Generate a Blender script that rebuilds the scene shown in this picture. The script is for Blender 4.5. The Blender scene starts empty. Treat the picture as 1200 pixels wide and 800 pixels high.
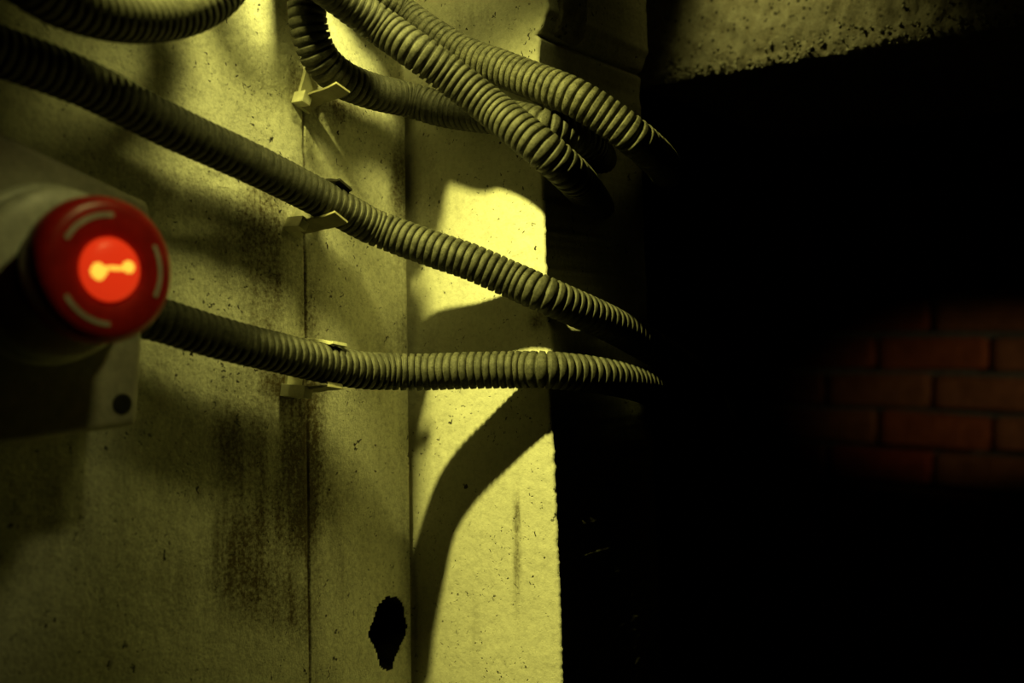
import bpy, bmesh, math, random
from mathutils import Vector, noise, Matrix
random.seed(7)
C = bpy.context.scene.collection
SC = bpy.context.scene

# ------------------------------------------------------------------ frame of the place
# s = distance out of the left wall, n = distance out of the jamb wall, z = up
CX, CY, K = -0.0731, 0.75, 0.0117          # the corner of the two walls, and its slight lean
ES = Vector((.788, -.6157, 0)).normalized()
EN = Vector((-ES.y * -1, -ES.x, 0)).normalized()
EN = Vector((ES.y, -ES.x, 0))
def F(s, n, z):
    return Vector((CX, CY, 0)) + ES * s + EN * n + Vector((-K * z, 0, z))
S0 = -(CX * ES.x + CY * ES.y); N0 = -(CX * EN.x + CY * EN.y)
def SNZ(px, py, s=None, n=None):           # a sight line met with one wall-parallel plane
    v = (400 - py) / 1200.0; u = (px - 600) / 1200.0 + K * v
    a = u * ES.x + ES.y; b = u * EN.x + EN.y
    d = (s - S0) / a if s is not None else (n - N0) / b
    return (S0 + d * a, N0 + d * b, v * d)
def P(px, py, s=None, n=None): return F(*SNZ(px, py, s, n))

# ------------------------------------------------------------------ camera
cam = bpy.data.objects.new('camera', bpy.data.cameras.new('camera')); C.objects.link(cam)
cam.rotation_euler = (math.pi / 2, 0, 0)
cam.data.lens = 36; cam.data.sensor_width = 36; cam.data.clip_start = .01; cam.data.clip_end = 50
cam.data.dof.use_dof = True; cam.data.dof.focus_distance = .68; cam.data.dof.aperture_fstop = 4.2
SC.camera = cam
# ------------------------------------------------------------------ world, lamps, exposure
SC.view_settings.view_transform = 'Standard'; SC.view_settings.look = 'None'
SC.view_settings.exposure = 0; SC.view_settings.gamma = 1
w = bpy.data.worlds.new('world'); SC.world = w; w.use_nodes = True
w.node_tree.nodes['Background'].inputs[0].default_value = (.5, .5, .2, 1)
w.node_tree.nodes['Background'].inputs[1].default_value = 0.0006
def spot(name, loc, target, power, colour, angle, blend, radius):
    L = bpy.data.lights.new(name, 'SPOT'); L.energy = power; L.color = colour
    L.spot_size = math.radians(angle); L.spot_blend = blend; L.shadow_soft_size = radius
    o = bpy.data.objects.new(name, L); C.objects.link(o); o.location = loc
    o.rotation_euler = (Vector(target) - Vector(loc)).to_track_quat('-Z', 'Y').to_euler()
    return o
spot('work_lamp', F(.103, .37, .44), P(690, 520, n=0), 37.0, (1, .95, .20), 48, 1.0, .011)
spot('soft_fill', F(.200, .12, .42), P(350, 75, s=0), 10.0, (1, .95, .22), 52, 1.0, .06)  # added fill for the left wall, no such source in the place
spot('side_fill', F(.33, .24, .30), P(112, 285, s=.09), .95, (1, .95, .30), 24, 1.0, .02)  # added fill that brightens the button and box from the right
spot('lintel_fill', F(.165, -.115, .36), P(930, 30, n=-.25), .75, (1, .93, .25), 74, 1.0, .01)  # unseen source added to light the lintel face
spot('brick_fill', F(1.15, -.9, .05), P(1145, 462, n=-1.7), 8, (1, .80, .40), 17, 1.0, .02)  # unseen source added to pick out a patch of brick

# ------------------------------------------------------------------ materials
class NT:
    def __init__(self, name):
        self.m = bpy.data.materials.new(name); self.m.use_nodes = True
        self.t = self.m.node_tree; self.b = self.t.nodes['Principled BSDF']
        self.co = self.add('ShaderNodeTexCoord').outputs['Object']
    def add(self, typ, **kw):
        n = self.t.nodes.new(typ)
        for k, v in kw.items(): setattr(n, k, v)
        return n
    def link(self, a, b): self.t.links.new(a, b)
    def noise(self, scale, detail=6, rough=.6, vec=None):
        n = self.add('ShaderNodeTexNoise'); n.inputs['Scale'].default_value = scale
        n.inputs['Detail'].default_value = detail; n.inputs['Roughness'].default_value = rough
        self.link(vec or self.co, n.inputs['Vector']); return n.outputs['Fac']
    def stretch(self, sx, sy, sz):
        m = self.add('ShaderNodeMapping'); m.inputs['Scale'].default_value = (sx, sy, sz)
        self.link(self.co, m.inputs['Vector']); return m.outputs['Vector']
    def ramp(self, fac, stops):
        r = self.add('ShaderNodeValToRGB'); e = r.color_ramp.elements
        while len(e) < len(stops): e.new(.5)
        for i, (p, c) in enumerate(stops):
            e[i].position = p; e[i].color = (c, c, c, 1) if isinstance(c, (int, float)) else (*c, 1)
        self.link(fac, r.inputs['Fac']); return r.outputs['Color']
    def mix(self, fac, a, b, mode='MIX'):
        m = self.add('ShaderNodeMix', data_type='RGBA', blend_type=mode)
        for sock, v in ((m.inputs[0], fac), (m.inputs[6], a), (m.inputs[7], b)):
            if hasattr(v, 'links'): self.link(v, sock)
            elif isinstance(v, (int, float)): sock.default_value = v
            else: sock.default_value = (*v, 1)
        return m.outputs[2]
    def bump(self, h, strength, dist, prev=None):
        b = self.add('ShaderNodeBump'); b.inputs['Strength'].default_value = strength
        b.inputs['Distance'].default_value = dist; self.link(h, b.inputs['Height'])
        if prev: self.link(prev, b.inputs['Normal'])
        return b.outputs['Normal']
    def done(self, colour=None, rough=.7, normal=None, spec=.3, metal=0):
        if colour is not None:
            if hasattr(colour, 'links'): self.link(colour, self.b.inputs['Base Color'])
            else: self.b.inputs['Base Color'].default_value = (*colour, 1)
        self.b.inputs['Roughness'].default_value = rough
        self.b.inputs['Specular IOR Level'].default_value = spec
        self.b.inputs['Metallic'].default_value = metal
        if normal: self.link(normal, self.b.inputs['Normal'])
        return self.m

def wall_paint(name, base, dark, bumps, speck=.62):
    t = NT(name)
    at = t.add('ShaderNodeAttribute', attribute_name='dirt').outputs['Fac']
    blot = t.noise(55, 8, .7); fine = t.noise(420, 4, .6); streak = t.noise(90, 6, .7, t.stretch(1, 1, .13))
    col = t.mix(t.ramp(blot, [(.35, 0), (.7, 1)]), base, [c * .86 for c in base])
    # dirt laid down per area, broken up by streaks and fine grain
    m1 = t.add('ShaderNodeMath', operation='MULTIPLY'); m1.inputs[1].default_value = 1.0
    add = t.add('ShaderNodeMath', operation='ADD'); t.link(streak, add.inputs[0]); t.link(fine, add.inputs[1])
    half = t.add('ShaderNodeMath', operation='MULTIPLY_ADD'); t.link(add.outputs[0], half.inputs[0])
    half.inputs[1].default_value = 1.6; half.inputs[2].default_value = -1.55
    sm = t.add('ShaderNodeMath', operation='ADD'); t.link(half.outputs[0], sm.inputs[0])
    t.link(at, sm.inputs[1])
    gate = t.ramp(sm.outputs[0], [(.0, 0), (1, 1)])
    mul = t.add('ShaderNodeMath', operation='MULTIPLY', use_clamp=True); t.link(gate, mul.inputs[0])
    sc2 = t.add('ShaderNodeMath', operation='MULTIPLY_ADD', use_clamp=True); t.link(at, sc2.inputs[0])
    sc2.inputs[1].default_value = 1.7; sc2.inputs[2].default_value = .05
    t.link(sc2.outputs[0], mul.inputs[1])
    col = t.mix(mul.outputs[0], col, dark)
    # small dark specks and pinholes
    v = t.add('ShaderNodeTexVoronoi'); v.inputs['Scale'].default_value = 230
    dn0 = t.add('ShaderNodeTexNoise'); dn0.inputs['Scale'].default_value = 300; t.link(t.co, dn0.inputs['Vector'])
    wv = t.mix(.008, t.co, dn0.outputs['Color'], 'ADD')
    t.link(wv, v.inputs['Vector'])
    near = t.ramp(v.outputs['Distance'], [(.07, 1), (.19, 0)])
    pick = t.ramp(t.noise(33, 3, .6), [(speck - .05, 0), (speck + .04, 1)])
    mk = t.add('ShaderNodeMath', operation='MULTIPLY'); t.link(near, mk.inputs[0]); t.link(pick, mk.inputs[1])
    col = t.mix(mk.outputs[0], col, (.02, .017, .01))
    v2 = t.add('ShaderNodeTexVoronoi'); v2.inputs['Scale'].default_value = 95
    dn = t.add('ShaderNodeTexNoise'); dn.inputs['Scale'].default_value = 160; t.link(t.co, dn.inputs['Vector'])
    t.link(t.mix(.02, t.stretch(1, 1, .7), dn.outputs['Color'], 'ADD'), v2.inputs['Vector'])
    near2 = t.ramp(v2.outputs['Distance'], [(.10, 1), (.17, 0)]); pick2 = t.ramp(t.noise(21, 2, .5), [(.46, 0), (.52, 1)])
    mk2 = t.add('ShaderNodeMath', operation='MULTIPLY'); t.link(near2, mk2.inputs[0]); t.link(pick2, mk2.inputs[1])
    col = t.mix(mk2.outputs[0], col, (.02, .016, .01))
    grit = t.noise(260, 5, .8); col = t.mix(t.ramp(grit, [(.38, .42 * min(1, bumps * 1.3)), (.52, 0)]), col, [c * .35 for c in base])
    nb = t.bump(grit, .5 * bumps, .0016)
    nb = t.bump(blot, .5 * bumps, .004, nb); nb = t.bump(fine, .35 * bumps, .0012, nb)
    inv = t.add('ShaderNodeMath', operation='SUBTRACT'); inv.inputs[0].default_value = 1; t.link(mk.outputs[0], inv.inputs[1])
    nb = t.bump(inv.outputs[0], .8, .001, nb)
    return t.done(col, .62, nb, .25)
M_wallA = wall_paint('painted_concrete', (.87, .85, .72), (.085, .060, .022), 1.0, .52)
M_wallB = wall_paint('painted_jamb', (.64, .62, .52), (.09, .075, .04), .45, .50)

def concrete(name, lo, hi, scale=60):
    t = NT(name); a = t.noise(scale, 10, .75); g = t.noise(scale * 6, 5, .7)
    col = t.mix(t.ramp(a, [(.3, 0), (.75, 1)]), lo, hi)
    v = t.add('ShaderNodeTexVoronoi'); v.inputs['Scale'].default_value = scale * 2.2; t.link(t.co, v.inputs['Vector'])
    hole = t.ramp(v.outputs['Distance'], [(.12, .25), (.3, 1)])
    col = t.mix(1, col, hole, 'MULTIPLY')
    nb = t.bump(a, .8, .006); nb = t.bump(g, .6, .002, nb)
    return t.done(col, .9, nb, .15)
M_beam = concrete('raw_concrete', (.20, .175, .12), (.55, .52, .42), 70)
M_dark = concrete('shade_dark_concrete', (.010, .009, .008), (.030, .028, .024), 12)  # near-black stands in for shade in the hole and unlit shell
M_gravel = concrete('gravel', (.35, .33, .25), (.7, .68, .55), 90)

def plain(name, col, rough=.5, spec=.4, dusty=0.0, metal=0):
    t = NT(name); a = t.noise(140, 5, .65)
    lo = [c * (1 - .35) for c in col]
    c = t.mix(t.ramp(a, [(.3, 0), (.7, 1)]), lo, col)
    nb = t.bump(t.noise(900, 2, .5), .15, .0004)
    return t.done(c, rough, nb, spec, metal)
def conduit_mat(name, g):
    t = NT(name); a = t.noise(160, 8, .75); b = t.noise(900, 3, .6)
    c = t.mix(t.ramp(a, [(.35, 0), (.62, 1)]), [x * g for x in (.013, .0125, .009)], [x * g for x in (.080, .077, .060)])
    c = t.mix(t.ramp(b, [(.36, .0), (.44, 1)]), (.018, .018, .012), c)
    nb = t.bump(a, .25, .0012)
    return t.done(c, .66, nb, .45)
M_conduit = conduit_mat('grey_corrugated_plastic', 1.0); M_conduit_lit = conduit_mat('lit_corrugated_plastic', 2.0)  # second is a lit copy: same plastic, light put into the colour
M_box = plain('beige_box_plastic', (.56, .52, .40), .45, .4)
M_collar = plain('pale_collar_plastic', (.72, .70, .56), .4, .4)
M_black = plain('black_plastic', (.012, .012, .012), .45, .3)
M_red = plain('red_plastic', (.62, .022, .014), .33, .5)
M_mark = plain('white_print', (.70, .60, .48), .5, .3)
M_clip = plain('pale_clip_plastic', (.66, .64, .48), .5, .4)
M_clip_dirty = plain('grimy_clip_plastic', (.30, .28, .18), .6, .3)
M_screw = plain('dark_screw_metal', (.06, .055, .045), .5, .5, metal=.6)
def glow(name, col, e, strength):
    t = NT(name); t.b.inputs['Emission Color'].default_value = (*e, 1); t.b.inputs['Emission Strength'].default_value = strength
    return t.done(col, .35, None, .4)
M_lens = glow('lit_red_lens', (.6, .03, .01), (1, .045, .008), .62)
M_led = glow('lit_filament', (.8, .5, .1), (1, .55, .05), 1.25)
def brick_mat(i, col):
    t = NT('red_brick_%d' % i); a = t.noise(26, 8, .7); 
    c = t.mix(t.ramp(a, [(.3, 0), (.75, 1)]), [x * .45 for x in col], col)
    return t.done(c, .9, t.bump(a, .7, .01), .15)
M_bricks = [brick_mat(1, (.46, .13, .05)), brick_mat(2, (.40, .16, .07)), brick_mat(3, (.50, .10, .04))]
M_mortar = concrete('grey_mortar', (.10, .10, .085), (.22, .22, .18), 30)

# ------------------------------------------------------------------ builders
def tag(o, label=None, cat=None, group=None, kind=None):
    if label: o['label'] = label
    if cat: o['category'] = cat
    if group: o['group'] = group
    if kind: o['kind'] = kind
    return o
def mesh(name, verts, faces, mat, parent=None, smooth=True, dirt=None):
    me = bpy.data.meshes.new(name); me.from_pydata([tuple(v) for v in verts], [], faces)
    if mat: me.materials.append(mat)
    if smooth: me.shade_smooth()
    if dirt:
        at = me.attributes.new('dirt', 'FLOAT', 'POINT'); at.data.foreach_set('value', dirt)
    me.update()
    o = bpy.data.objects.new(name, me); C.objects.link(o)
    if parent:
        o.parent = parent; o.matrix_parent_inverse = Matrix.Translation(-parent.location)
    return o
def empty(name, loc):
    o = bpy.data.objects.new(name, None); C.objects.link(o); o.location = loc; o.empty_display_size = .02
    return o
def from_bm(name, bm, mat, parent=None, smooth=False):
    bmesh.ops.recalc_face_normals(bm, faces=bm.faces)
    me = bpy.data.meshes.new(name); bm.to_mesh(me); bm.free(); me.materials.append(mat)
    if smooth: me.shade_smooth()
    o = bpy.data.objects.new(name, me); C.objects.link(o)
    if parent: o.parent = parent; o.matrix_parent_inverse = Matrix.Translation(-parent.location)
    return o
def prism_bm(front, back, bevel=0, seg=3):
    bm = bmesh.new(); a = [bm.verts.new(v) for v in front]; b = [bm.verts.new(v) for v in back]; k = len(a)
    bm.faces.new(a); bm.faces.new(b[::-1])
    for i in range(k): bm.faces.new((a[i], b[i], b[(i + 1) % k], a[(i + 1) % k]))
    bmesh.ops.recalc_face_normals(bm, faces=bm.faces)
    if bevel: bmesh.ops.bevel(bm, geom=list(bm.edges), offset=bevel, segments=seg, affect='EDGES', profile=.5)
    return bm
def box_snz(s0, s1, n0, n1, z0, z1, bevel=0):
    f = [F(s1, n0, z0), F(s1, n1, z0), F(s1, n1, z1), F(s1, n0, z1)]
    b = [F(s0, n0, z0), F(s0, n1, z0), F(s0, n1, z1), F(s0, n0, z1)]
    return prism_bm(f, b, bevel, 1)
def lathe(name, origin, axis, prof, mat, parent, segs=64):   # prof: (radius, height along axis)
    axis = axis.normalized(); up = Vector((0, 0, 1)); r = up.cross(axis).normalized(); up = axis.cross(r)
    vs, fs = [], []
    for (rad, h) in prof:
        for i in range(segs):
            a = 2 * math.pi * i / segs
            vs.append(origin + axis * h + (r * math.cos(a) + up * math.sin(a)) * rad)
    for j in range(len(prof) - 1):
        for i in range(segs):
            k = (i + 1) % segs
            fs.append((j * segs + i, j * segs + k, (j + 1) * segs + k, (j + 1) * segs + i))
    fs.append(tuple(range(segs))[::-1]); fs.append(tuple((len(prof) - 1) * segs + i for i in range(segs)))
    return mesh(name, vs, fs, mat, parent)

def spaced(a, fine0, fine1, b, fine, coarse, extra=()):      # grid lines: fine between fine0..fine1
    out = [a]; x = a
    while x < fine0 - coarse * .5: x = min(x + coarse, fine0); out.append(x)
    x = fine0; k = int(round((fine1 - fine0) / fine))
    out += [fine0 + (fine1 - fine0) * i / k for i in range(k + 1)]
    x = fine1
    while x < b - 1e-6: x = min(x + coarse, b); out.append(x)
    out += list(extra)
    out = sorted(out); r = [out[0]]
    for v in out[1:]:
        if v - r[-1] > 1e-4: r.append(v)
    return r
def smooth01(x): x = max(0, min(1, x)); return x * x * (3 - 2 * x)
def blob(px, py, cx, cy, rx, ry):
    return math.exp(-(((px - cx) / rx) ** 2 + ((py - cy) / ry) ** 2))
def proj(s, n, z):
    p = F(s, n, z)
    return (600 + 1200 * p.x / p.y, 400 - 1200 * p.z / p.y) if p.y > .05 else (-9999, 9999)

# ================================================================== SETTING
ZB, ZT = -1.25, .95
# left wall: a dense sheet, dented and pitted; its far end stops in an open joint
seam_n = SNZ(361, 600, s=0)[1]
hole_c = SNZ(456, 737, s=0); hl = SNZ(437, 737, s=0)[1]; hr = SNZ(474, 737, s=0)[1]
hole_w = abs(hl - hr) / 2; hole_h = abs(SNZ(456, 697, s=0)[2] - SNZ(456, 777, s=0)[2]) / 2
ns = spaced(.0, .0, .44, 2.2, .0017, .05, [.0015, .003, .0042, .0052, .0065, seam_n - .0016, seam_n - .0008, seam_n, seam_n + .0008, seam_n + .0016])
zs = spaced(ZB, -.30, .30, ZT, .0017, .05)
vs, fs, dirt, deep = [], [], [], []
for z in zs:
    for n in ns:
        q = Vector((n, 0, z)); px, py = proj(0, n, z)
        rough = .35 + 1.3 * blob(px, py, 260, 240, 120, 75) + .5 * blob(px, py, 330, 150, 70, 60)
        h = noise.fractal(q * 38, .9, 2.1, 3) * .0004 + rough * noise.fractal(q * 190, .9, 2.2, 2) * .0003
        h += noise.noise(q * 9) * .0008
        h -= .0016 * max(0, 1 - abs(n - seam_n) / .0016) * (.6 + .6 * noise.noise(q * 30))
        if n < .0052: h -= .010 * smooth01((.0056 + .0012 * noise.noise(q * 60) - n) / .0012)
        e = (abs((n - hole_c[1]) / hole_w) ** 1.4 + abs((z - hole_c[2]) / hole_h) ** 1.4) ** .72 + .30 * noise.noise(q * 75)
        if e < 1.0: h *= .1
        if e < 1.25: h -= .075 * smooth01((1.08 - e) / .2)
        vs.append(F(h, n, z)); deep.append(e < 1.07)
        g = .85 * blob(px, py, 330, 560, 60, 150) + .55 * blob(px, py, 310, 300, 70, 90) + .40 * blob(px, py, 352, 270, 14, 30)
        g += .5 * blob(px, py, 362, 520, 12, 300) + .32 * blob(px, py, 475, 420, 12, 350) + .35 * blob(px, py, 240, 230, 110, 45)
        g += .9 * max(0, 1 - abs(n - seam_n) / .0016) + .6 * blob(px, py, 372, 120, 28, 26) + .5 * blob(px, py, 345, 90, 12, 26)
        g += .8 * blob(px, py, 345, 455, 26, 16) + .5 * blob(px, py, 466, 230, 12, 110) + .4 * blob(px, py, 400, 130, 30, 22) + .35 * blob(px, py, 250, 640, 170, 120) + .9 * (1 if e < 1.05 else 0)  # last term blackens the hole for its shade
        dirt.append(min(1, .07 + max(0, .35 * noise.noise(q * 16)) + g * (.75 + .7 * noise.noise(q * 25))))
W = len(ns)
for j in range(len(zs) - 1):
    for i in range(W - 1):
        fs.append((j * W + i, (j + 1) * W + i, (j + 1) * W + i + 1, j * W + i + 1))
wa = mesh('wall_left', vs, fs, M_wallA, None, True, dirt)
wa.data.materials.append(M_dark)
for p in wa.data.polygons:
    if any(deep[i] for i in p.vertices): p.material_index = 1  # hole faces take the near-black, so their shade is in the colour
tag(wa, 'pitted painted concrete wall with dark seam and hole, carrying the conduits', kind='structure')

# jamb wall: faces the camera, ragged free edge, a reveal behind it
edge_px = [(-60, 640), (-5, 641), (8, 643), (26, 637), (36, 634), (39, 627), (44, 633), (70, 631), (110, 634), (200, 636), (300, 639), (372, 642),
           (386, 647), (470, 646), (600, 651), (700, 655), (800, 658), (860, 660)]
edge = sorted((SNZ(x, y, n=0)[2], SNZ(x, y, n=0)[0]) for y, x in edge_px)
def edge_s(z):
    if z <= edge[0][0]: return edge[0][1]
    for (z0, a), (z1, b) in zip(edge, edge[1:]):
        if z <= z1: return a + (b - a) * (z - z0) / (z1 - z0)
    return edge[-1][1]
zs = spaced(ZB, -.28, .28, ZT, .0015, .05)
KF = 78; vs, fs, dirt = [], [], []
for z in zs:
    es = edge_s(z) + .0007 * noise.fractal(Vector((0, 3, z * 160)), .8, 2, 4) + .0007 * max(0, noise.noise(Vector((0, 1, z * 60))))
    row = []
    for i in range(KF + 1):
        s = -.012 + (es + .012) * i / KF
        q = Vector((s, 5, z)); h = noise.noise(q * 14) * .0012 + noise.fractal(q * 120, .9, 2.1, 3) * .00022
        h -= .0012 * smooth01((i - KF + 1.2) / 1.2)
        row.append((s, h))
    for h in (-.004, -.02, -.05, -.09, -.13): row.append((es - .001 + .0008 * noise.noise(Vector((h * 40, 2, z * 25))), h))
    row.append((-.012, -.13))
    for (s, h) in row:
        vs.append(F(s, h, z)); px, py = proj(s, max(h, -.003), z)
        g = .55 * blob(px, py, 490, 260, 22, 60) + .38 * blob(px, py, 560, 25, 60, 30) + .20 * blob(px, py, 505, 600, 18, 250) + .7 * blob(px, py, 628, 375, 14, 14)
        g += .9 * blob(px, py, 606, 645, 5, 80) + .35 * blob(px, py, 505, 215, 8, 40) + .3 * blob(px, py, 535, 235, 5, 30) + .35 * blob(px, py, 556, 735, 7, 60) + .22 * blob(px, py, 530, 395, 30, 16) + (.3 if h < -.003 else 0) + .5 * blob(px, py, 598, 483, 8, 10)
        dirt.append(min(1, g * (.8 + .6 * noise.noise(Vector((s, 9, z)) * 40))))
W = KF + 7
for j in range(len(zs) - 1):
    for i in range(W - 1):
        fs.append((j * W + i, j * W + i + 1, (j + 1) * W + i + 1, (j + 1) * W + i))
wb = mesh('wall_front', vs, fs, M_wallB, None, True, dirt)
tag(wb, 'narrow bright jamb wall with a ragged right edge beside the dark opening', kind='structure')

# rubble left at the head of the jamb, in the opening
def lump(name, poly, n0, n1, mat, sub=5, amp=.004, label=None):
    f = [P(x, y, n=n0) for x, y in poly]; d = EN * (n1 - n0)
    bm = prism_bm(f, [v + d for v in f]); bmesh.ops.triangulate(bm, faces=bm.faces)
    bmesh.ops.subdivide_edges(bm, edges=bm.edges, cuts=sub, use_grid_fill=True)
    bmesh.ops.subdivide_edges(bm, edges=[e for e in bm.edges if e.calc_length() > .006], cuts=2, use_grid_fill=True)
    for v in bm.verts:
        v.co += noise.noise_vector(v.co * 90) * amp + noise.noise_vector(v.co * 260) * amp * .35
    return tag(from_bm(name, bm, mat, None, True), label, kind='structure')
lump('trim_1', [(634, -120), (668, -120), (660, 10), (656, 34), (646, 42), (638, 40)], -.014, -.042, M_beam, 3, .0016, 'crumbling concrete at the head of the jamb')

# lintel beam across the opening: a relief sheet with a broken lower arris, then its soffit and back
bl = SNZ(775, 98, n=-.24); br = SNZ(1150, 35, n=-.24)
NB = 190; cols = []; vs, fs, dirt = [], [], []
s_l, s_r = SNZ(748, 0, n=-.24)[0] - .004, br[0] + .75
rows = [0, .0012, .003, .005, .0075, .010, .013, .016, .02, .024, .029, .034, .04, .046, .053, .06, .068, .077, .087, .1, .12, .16, .22, .3, .45, .69]
ss = spaced(s_l, s_l, s_l + .30, s_r, .0018, .03)
def beam_bottom(s):
    base = bl[2] + (br[2] - bl[2]) * (s - bl[0]) / (br[0] - bl[0])
    return base + .0022 * noise.fractal(Vector((s * 75, 7, 1)), .8, 2, 4)
zt = .22
prof = [(-.30, .0)] + [(-.12, .0), (-.03, .0), (-.008, .0)] + [(0, r) for r in rows]
for s in ss:
    zb = beam_bottom(s)
    for (dn, r) in prof:
        z = zb + r; q = Vector((s, dn, z))
        h = noise.fractal(q * 70, .8, 2.1, 4) * .0035 + noise.fractal(q * 300, .8, 2, 2) * .0012
        if r < .004 and dn == 0: h -= .003 * (1 - r / .004)
        if dn < 0: z += h * .5
        cut = max(0, .020 - (s - s_l)) * .0
        vs.append(F(s + .12 * min(0, .0) + (.35 * max(0, .06 - r) if s < s_l + .001 else 0), -.24 + dn + h, z))
W = len(prof)
for i in range(len(ss) - 1):
    for j in range(W - 1): fs.append((i * W + j, (i + 1) * W + j, (i + 1) * W + j + 1, i * W + j + 1))
tag(mesh('trim_2', vs, fs, M_beam), 'rough concrete lintel with broken gravelly lower edge above the opening', kind='structure')
# gravel standing proud of the lower arris: nobody could count it
bm = bmesh.new()
for i in range(330):
    s = s_l + .03 + .33 * random.random() ** 1.2; up = abs(random.gauss(0, .010)); z = beam_bottom(s) + up - .0005
    r = random.uniform(.0006, .0019) * (1.3 if random.random() < .1 else 1)
    m = Matrix.Translation(F(s, -.2385 + random.uniform(-.001, .001), z)) @ Matrix.Rotation(random.random() * 6, 4, 'Y') @ Matrix.Diagonal((r * random.uniform(.8, 1.5), r, r * random.uniform(.6, 1), 1))
    bmesh.ops.create_icosphere(bm, subdivisions=1, radius=1, matrix=m)
g = from_bm('gravel', bm, M_gravel, bpy.data.objects['trim_2'], True)
tag(g, 'pale gravel grains standing out of the broken edge', kind='stuff')

# back of the shaft: mortar plane with bricks laid one by one
NW = -1.7
def setw(name, bm, mat, label): return tag(from_bm(name, bm, mat), label, kind='structure')
wbk = setw('wall_back', box_snz(-1.0, 3.2, NW - .12, NW, ZB, ZT), M_mortar, 'far brick wall of the shaft, dimly seen through the opening')
a0 = SNZ(1161, 487, n=NW + .01); bh, bw, gap = .0675, .215, .0125
proto_me = []
for v in range(5):
    bm = bmesh.new(); bmesh.ops.create_cube(bm, size=1)
    f = [F(0, 0, 0)]
    bmesh.ops.bevel(bm, geom=list(bm.edges), offset=.05, segments=1, affect='EDGES')
    for vv in bm.verts:
        vv.co = Vector((vv.co.x * bw, vv.co.y * .05, vv.co.z * bh))
        vv.co += noise.noise_vector(vv.co * 20 + Vector((v * 9, 0, 0))) * .006
    me = bpy.data.meshes.new('brick'); bm.to_mesh(me); bm.free(); me.materials.append(M_bricks[v % 3]); proto_me.append(me)
rz = math.atan2(ES.y, ES.x); nb = 0
for k in range(-6, 8):
    for i in range(-4, 4):
        off = (.5 if k % 2 else 0) * (bw + gap)
        s = a0[0] - bw / 2 + i * (bw + gap) + off; z = a0[2] - bh / 2 + k * (bh + gap)
        px, py = proj(s, NW, z)
        if not (820 < px < 1400 and 140 < py < 860): continue
        o = bpy.data.objects.new('brick', proto_me[random.randrange(5)]); C.objects.link(o)
        o.location = F(s, NW + .005 + random.uniform(-.003, .006), z); o.rotation_euler = (random.uniform(-.02, .02), random.uniform(-.012, .012), rz)
        o.parent = wbk; nb += 1
# rest of the shell
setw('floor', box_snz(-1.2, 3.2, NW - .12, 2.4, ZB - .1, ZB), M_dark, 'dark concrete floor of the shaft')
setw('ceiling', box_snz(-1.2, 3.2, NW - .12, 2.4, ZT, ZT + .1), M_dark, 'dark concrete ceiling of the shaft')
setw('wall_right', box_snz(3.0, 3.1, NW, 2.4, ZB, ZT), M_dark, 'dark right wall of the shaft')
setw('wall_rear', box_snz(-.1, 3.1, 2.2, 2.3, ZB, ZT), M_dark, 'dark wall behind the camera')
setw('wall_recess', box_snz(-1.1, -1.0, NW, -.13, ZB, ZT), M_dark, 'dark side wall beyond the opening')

# ================================================================== CONDUITS
def catmull(pts, step):
    P_ = [pts[0] * 2 - pts[1]] + pts + [pts[-1] * 2 - pts[-2]]; dense = []
    for i in range(1, len(P_) - 2):
        p0, p1, p2, p3 = P_[i - 1:i + 3]
        t0 = 0; t1 = t0 + (p1 - p0).length ** .5; t2 = t1 + (p2 - p1).length ** .5; t3 = t2 + (p3 - p2).length ** .5
        for k in range(40):
            t = t1 + (t2 - t1) * k / 40
            A1 = p0 * ((t1 - t) / (t1 - t0)) + p1 * ((t - t0) / (t1 - t0)); A2 = p1 * ((t2 - t) / (t2 - t1)) + p2 * ((t - t1) / (t2 - t1))
            A3 = p2 * ((t3 - t) / (t3 - t2)) + p3 * ((t - t2) / (t3 - t2))
            B1 = A1 * ((t2 - t) / (t2 - t0)) + A2 * ((t - t0) / (t2 - t0)); B2 = A2 * ((t3 - t) / (t3 - t1)) + A3 * ((t - t1) / (t3 - t1))
            dense.append(B1 * ((t2 - t) / (t2 - t1)) + B2 * ((t - t1) / (t2 - t1)))
    dense.append(pts[-1])
    out = [dense[0]]; need = step
    for a, b in zip(dense, dense[1:]):
        L = (b - a).length; pos = 0
        while L - pos >= need:
            pos += need; out.append(a.lerp(b, pos / L)); need = step
        need -= L - pos
    return out
PITCH, SPP, R = .0051, 7, .0122
KEEP = [0, 3, 4, 5, 10, 14, 15]; shape = [0, 0, 1.0, 1.08, .98, .88, .45]     # a broad flat crest and a narrow groove in every pitch
def conduit(name, pts, label, group=None, seg=26, r=R, depth=.0019):
    c = catmull(pts, PITCH / 16); c = [p for i, p in enumerate(c) if i % 16 in KEEP]; vs, fs = [], []
    T = (c[1] - c[0]).normalized(); U = T.orthogonal().normalized()
    for i, p in enumerate(c):
        T2 = (c[min(i + 1, len(c) - 1)] - c[max(i - 1, 0)]).normalized()
        U = (U - T2 * U.dot(T2)).normalized(); V = T2.cross(U)
        rr = r - depth * (1 - shape[i % SPP]) + .00012 * noise.noise(p * 120)
        for k in range(seg):
            a = 2 * math.pi * k / seg
            vs.append(p + (U * math.cos(a) + V * math.sin(a)) * rr)
    for i in range(len(c) - 1):
        for k in range(seg):
            l = (k + 1) % seg; fs.append((i * seg + k, i * seg + l, (i + 1) * seg + l, (i + 1) * seg + k))
    fs.append(tuple(range(seg))[::-1]); fs.append(tuple((len(c) - 1) * seg + k for k in range(seg)))
    o = mesh(name, vs, fs, M_conduit); return tag(o, label, 'conduit', group), c

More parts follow.
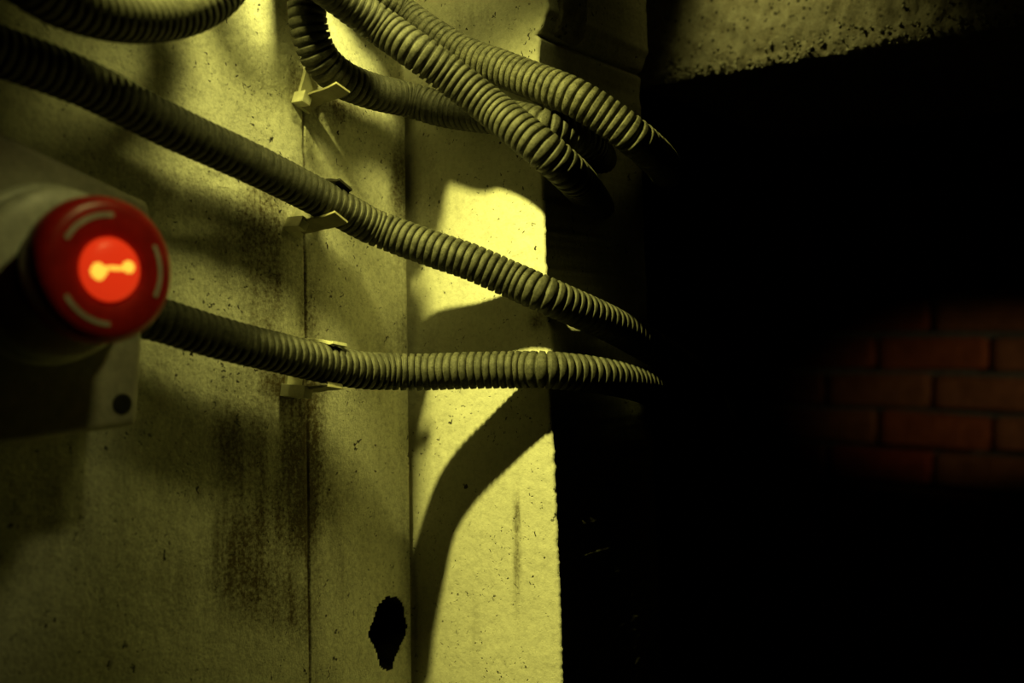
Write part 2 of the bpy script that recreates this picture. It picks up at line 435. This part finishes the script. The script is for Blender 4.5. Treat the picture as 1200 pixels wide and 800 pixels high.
_, cA = conduit('corrugated_conduit', [F(.05, 1.5, .40), F(.05, .9, .26), P(-150, 0, s=.045), P(-60, 36, s=.04), P(0, 60, s=.037), P(100, 98, s=.033), P(200, 148, s=.028),
    P(300, 194, s=.025), P(390, 240, s=.025), P(436, 265, s=.030), P(456, 273, n=.060), P(477, 281, n=.054), P(514, 294, n=.045), P(552, 307, n=.035), P(600, 328, n=.0215), P(638, 345, n=.0128), P(672, 360, n=-.006), P(710, 377, n=-.034),
    P(745, 396, n=-.066), P(785, 420, n=-.105), P(815, 443, n=-.16), P(835, 470, n=-.30), P(850, 500, n=-.6), P(850, 520, n=-1.1)],
    'long grey corrugated conduit descending from the upper left across both walls to the dark opening')
_, cB = conduit('corrugated_conduit', [P(150, 366, s=.024), P(185, 374, s=.026), P(230, 388, s=.027), P(280, 402, s=.029), P(330, 414, s=.030), P(385, 427, s=.032), P(427, 434, s=.037),
    P(454, 435, n=.068), P(487, 436, n=.054), P(547, 434, n=.036), P(605, 433, n=.020), P(637, 433, n=.0130), P(672, 436, n=-.004), P(705, 440, n=-.024), P(738, 447, n=-.052), P(766, 457, n=-.09), P(780, 475, n=-.2),
    P(790, 500, n=-.5), P(790, 520, n=-1.0)],
    'lowest grey corrugated conduit running from the red button box nearly level to the opening')
_, cC = conduit('corrugated_conduit', [F(.016, .24, .90), F(.016, .22, .55), P(352, -160, s=.018), P(357, -60, s=.021), P(359, 0, s=.020), P(362, 32, s=.020), P(374, 66, s=.020), P(397, 90, s=.020), P(430, 105, s=.021),
    P(479, 117, n=.028), P(519, 128, n=.016), P(560, 134, n=.0128), P(600, 139, n=.0128), P(634, 148, n=.0125), P(664, 158, n=-.003), P(686, 167, n=-.022), P(700, 181, n=-.06), P(704, 192, n=-.13), P(700, 200, n=-.3), P(700, 210, n=-.9)],
    'grey corrugated conduit hanging in a tight bend on the topmost pale clip')
_, cD = conduit('corrugated_conduit', [F(.04, .34, .90), F(.044, .30, .50), P(318, -110, s=.046), P(350, -46, s=.047), P(400, -3, s=.046), P(445, 30, s=.054), P(490, 62, n=.070), P(529, 90, n=.054), P(575, 126, n=.041),
    P(612, 155, n=.0385), P(640, 178, n=.033), P(668, 203, n=.015), P(685, 222, n=-.03), P(700, 243, n=-.08), P(705, 265, n=-.2), P(700, 280, n=-.8)],
    'grey corrugated conduit crossing steeply in front of the other two at the top')
_, cE = conduit('corrugated_conduit', [F(.0145, .16, .90), F(.0145, .15, .50), P(394, -130, s=.0145), P(410, -45, s=.0145), P(440, -8, s=.018), P(470, 15, n=.030), P(500, 37, n=.024), P(541, 62, n=.018), P(590, 81, n=.0145), P(631, 97, n=.0135),
    P(673, 114, n=.010), P(711, 137, n=-.001), P(743, 161, n=-.014), P(764, 179, n=-.036), P(776, 192, n=-.075), P(780, 205, n=-.2), P(775, 220, n=-.8)],
    'uppermost grey corrugated conduit with broadly lit rings, ending furthest right at the top')
bpy.data.objects['corrugated_conduit.004'].data.materials[0] = M_conduit_lit  # brighter colour stands in for the light on this conduit
_, cF = conduit('corrugated_conduit', [F(.12, .95, .90), F(.15, .62, .50), P(-40, -120, s=.085), P(10, -42, s=.075), P(60, -4, s=.068), P(120, 17, s=.062), P(187, 21, s=.052), P(235, 8, s=.048), P(268, -20, s=.046), P(280, -62, s=.048), P(262, -112, s=.050), P(205, -160, s=.050),
    F(.045, .44, .40), F(.04, .48, .60), F(.04, .48, .90)],
    'blurred dark conduit loop hanging into the top left corner of the photograph')

# ------------------------------------------------------------------ clips on the left wall
def clip(px, py, slope, label, upper, mats, tongue=.030, w=.0125, cs=.021):
    s, n, z = SNZ(px, py, s=cs); c = F(s, n, z)
    root = empty('conduit_clip', F(0, n, z)); tag(root, label, 'clip', None)
    ax = (-EN * math.cos(slope) - Vector((0, 0, 1)) * math.sin(slope)).normalized(); out = ES; up = ax.cross(out).normalized()
    if up.z < 0: up = -up
    def strip(name, prof, th, mat, w0=-w / 2, w1=w / 2):     # prof: (out, up) centre line, thickness th
        bm = bmesh.new(); k = len(prof); rings = []
        for i, (a, b) in enumerate(prof):
            a0, b0 = prof[max(i - 1, 0)]; a1, b1 = prof[min(i + 1, k - 1)]
            t = Vector((a1 - a0, b1 - b0)).normalized(); m = Vector((-t.y, t.x)) * th / 2
            rings.append([bm.verts.new(c + out * (a + sx * m.x) + up * (b + sx * m.y) + ax * ww) for sx, ww in ((1, w0), (1, w1), (-1, w1), (-1, w0))])
        for q, r_ in zip(rings, rings[1:]):
            for i in range(4): bm.faces.new((q[i], q[(i + 1) % 4], r_[(i + 1) % 4], r_[i]))
        bm.faces.new(rings[0][::-1]); bm.faces.new(rings[-1])
        bmesh.ops.recalc_face_normals(bm, faces=bm.faces)
        bmesh.ops.bevel(bm, geom=list(bm.edges), offset=.0002, segments=1, affect='EDGES')
        return from_bm(name, bm, mat, root)
    g = R + .0012
    # back plate against the wall, lower arm with a flared tongue, upper arm with a short tip
    strip('base', [(-cs + .0015, -g - .0085), (-cs + .0015, g + .002)], .003, mats[0])
    low = [(-cs + .001, -g - .0035), (-.012, -g - .0030), (-.004, -g - .0016), (.004, -g - .0012), (.010, -g - .0004), (tongue - .014, -g + .0016)]
    strip('arm', low, .0017, mats[1])
    if upper:
        strip('arm', [(-cs + .001, g + .0015), (-.010, g + .0012), (0, g + .0005), (.006, g - .0008), (.009, g - .0002)], .0020, mats[2])
    # a screw lug standing below the plate
    strip('lug', [(-cs + .001, -g - .0045), (-.008, -g - .0050)], .0078, mats[0], -w * .75, -w * .2)
    return root
clip(386, 88, math.radians(18), 'topmost pale plastic clip under the tight conduit bend, tongue sticking out', False, (M_clip, M_clip_dirty, M_clip), .031, .0125, .020)
clip(386, 238, math.radians(27), 'middle pale clip on the long descending conduit, tongue tilted up', True, (M_clip, M_clip_dirty, M_screw), .031, .0125, .025)
clip(384, 427, math.radians(9), 'lowest pale clip on the level conduit, bright tip above it', True, (M_clip, M_clip_dirty, M_clip), .022, .0125, .032)

# ================================================================== EMERGENCY STOP BOX
PB = .050
fr = [P(-110, 100, s=PB), P(-110, 541, s=PB), P(163, 498, s=PB), P(178, 238, s=PB)]
root = empty('emergency_stop_box', P(40, 330, s=0)); tag(root, 'beige wall box carrying the round red lit push button, left edge of the photograph', 'switch box')
def shrink(poly, k, ds):
    c = sum(poly, Vector()) / len(poly); return [c + (v - c) * k + ES * ds for v in poly]
from_bm('body', prism_bm(shrink(fr, .985, -.012), shrink(fr, .985, -PB - .001), .003), M_box, root, False)
cov = from_bm('cover', prism_bm(fr, [v - ES * .0125 for v in fr], .0042, 4), M_box, root, False)
def disc(name, px, py, r, mat, parent, s=PB, h=.0008):
    return lathe(name, P(px, py, s=s), ES, [(r * .96, -.002), (r, 0), (r, h * .7), (r * .9, h), (r * .5, h * .6)], mat, parent, 32)
disc('screw', 143, 473, .0052, M_screw, cov)
base = F(*SNZ(50, 322, s=PB))
c1 = lathe('collar', base, ES, [(.040, -.001), (.0425, .001), (.0425, .006), (.040, .008), (.030, .0082)], M_collar, root)
c2 = lathe('collar', base, ES, [(.034, .008), (.0385, .009), (.0395, .012), (.0395, .019), (.037, .0215), (.028, .022)], M_collar, root)
lathe('stem', base, ES, [(.024, .018), (.024, .034), (.026, .036), (.026, .044)], M_black, root)
# mushroom head: dark skirt, rolled red rim, sunken face, lit lens
hr_ = .0325
head = lathe('button_head', base, ES, [(.020, .034), (.0255, .0345), (.0290, .037), (.0312, .041), (hr_, .047), (hr_, .052), (.0318, .0555), (.0300, .0578), (.0275, .0588), (.0250, .0590),
    (.0215, .0588), (.0165, .0583), (.0145, .0575)], M_red, root, 96)
lens = lathe('lens', base, ES, [(.0140, .054), (.0140, .0580), (.0132, .0598), (.0105, .0612), (.0060, .0620), (.0015, .0622)], M_lens, head)
up = Vector((0, 0, 1)); side = up.cross(ES).normalized()
# lamp filaments glowing through the lens: two small bulbs joined by a bar
def hot(name, a, b, r, h):
    bm = bmesh.new(); bmesh.ops.create_uvsphere(bm, u_segments=20, v_segments=12, radius=1,
        matrix=Matrix.Translation(base + ES * h + side * a + up * b) @ Matrix.Rotation(rz, 4, 'Z') @ Matrix.Diagonal((.0016, r[0], r[1], 1)))
    return from_bm(name, bm, M_led, lens, True)
hot('filament', -.0055, -.0010, (.0056, .0054), .0606); hot('filament', .0058, .0012, (.0040, .0034), .0609); hot('filament', .0, .0004, (.0060, .0012), .0614)
def arc(a0, a1, r0=.0238, w_=.0022):
    vs, fs = [], []; k = 20
    for i in range(k + 1):
        a = math.radians(a0 + (a1 - a0) * i / k); ww = w_ * (1 if i < k - 4 else 1)
        for rr in (r0 - ww / 2, r0 + ww / 2):
            for hh in (.0585, .0594): vs.append(base + ES * hh + (side * math.cos(a) + up * math.sin(a)) * rr)
    for i in range(k):
        b = i * 4; n_ = b + 4
        for p, q in ((0, 1), (1, 3), (3, 2), (2, 0)): fs.append((b + p, b + q, n_ + q, n_ + p))
    fs += [(0, 1, 3, 2), (k * 4, k * 4 + 2, k * 4 + 3, k * 4 + 1)]
    return tag(mesh('turn_mark', vs, fs, M_mark, head, False), 'pale curved turn mark')
arc(88, 150); arc(-28, 30); arc(-92, -150)
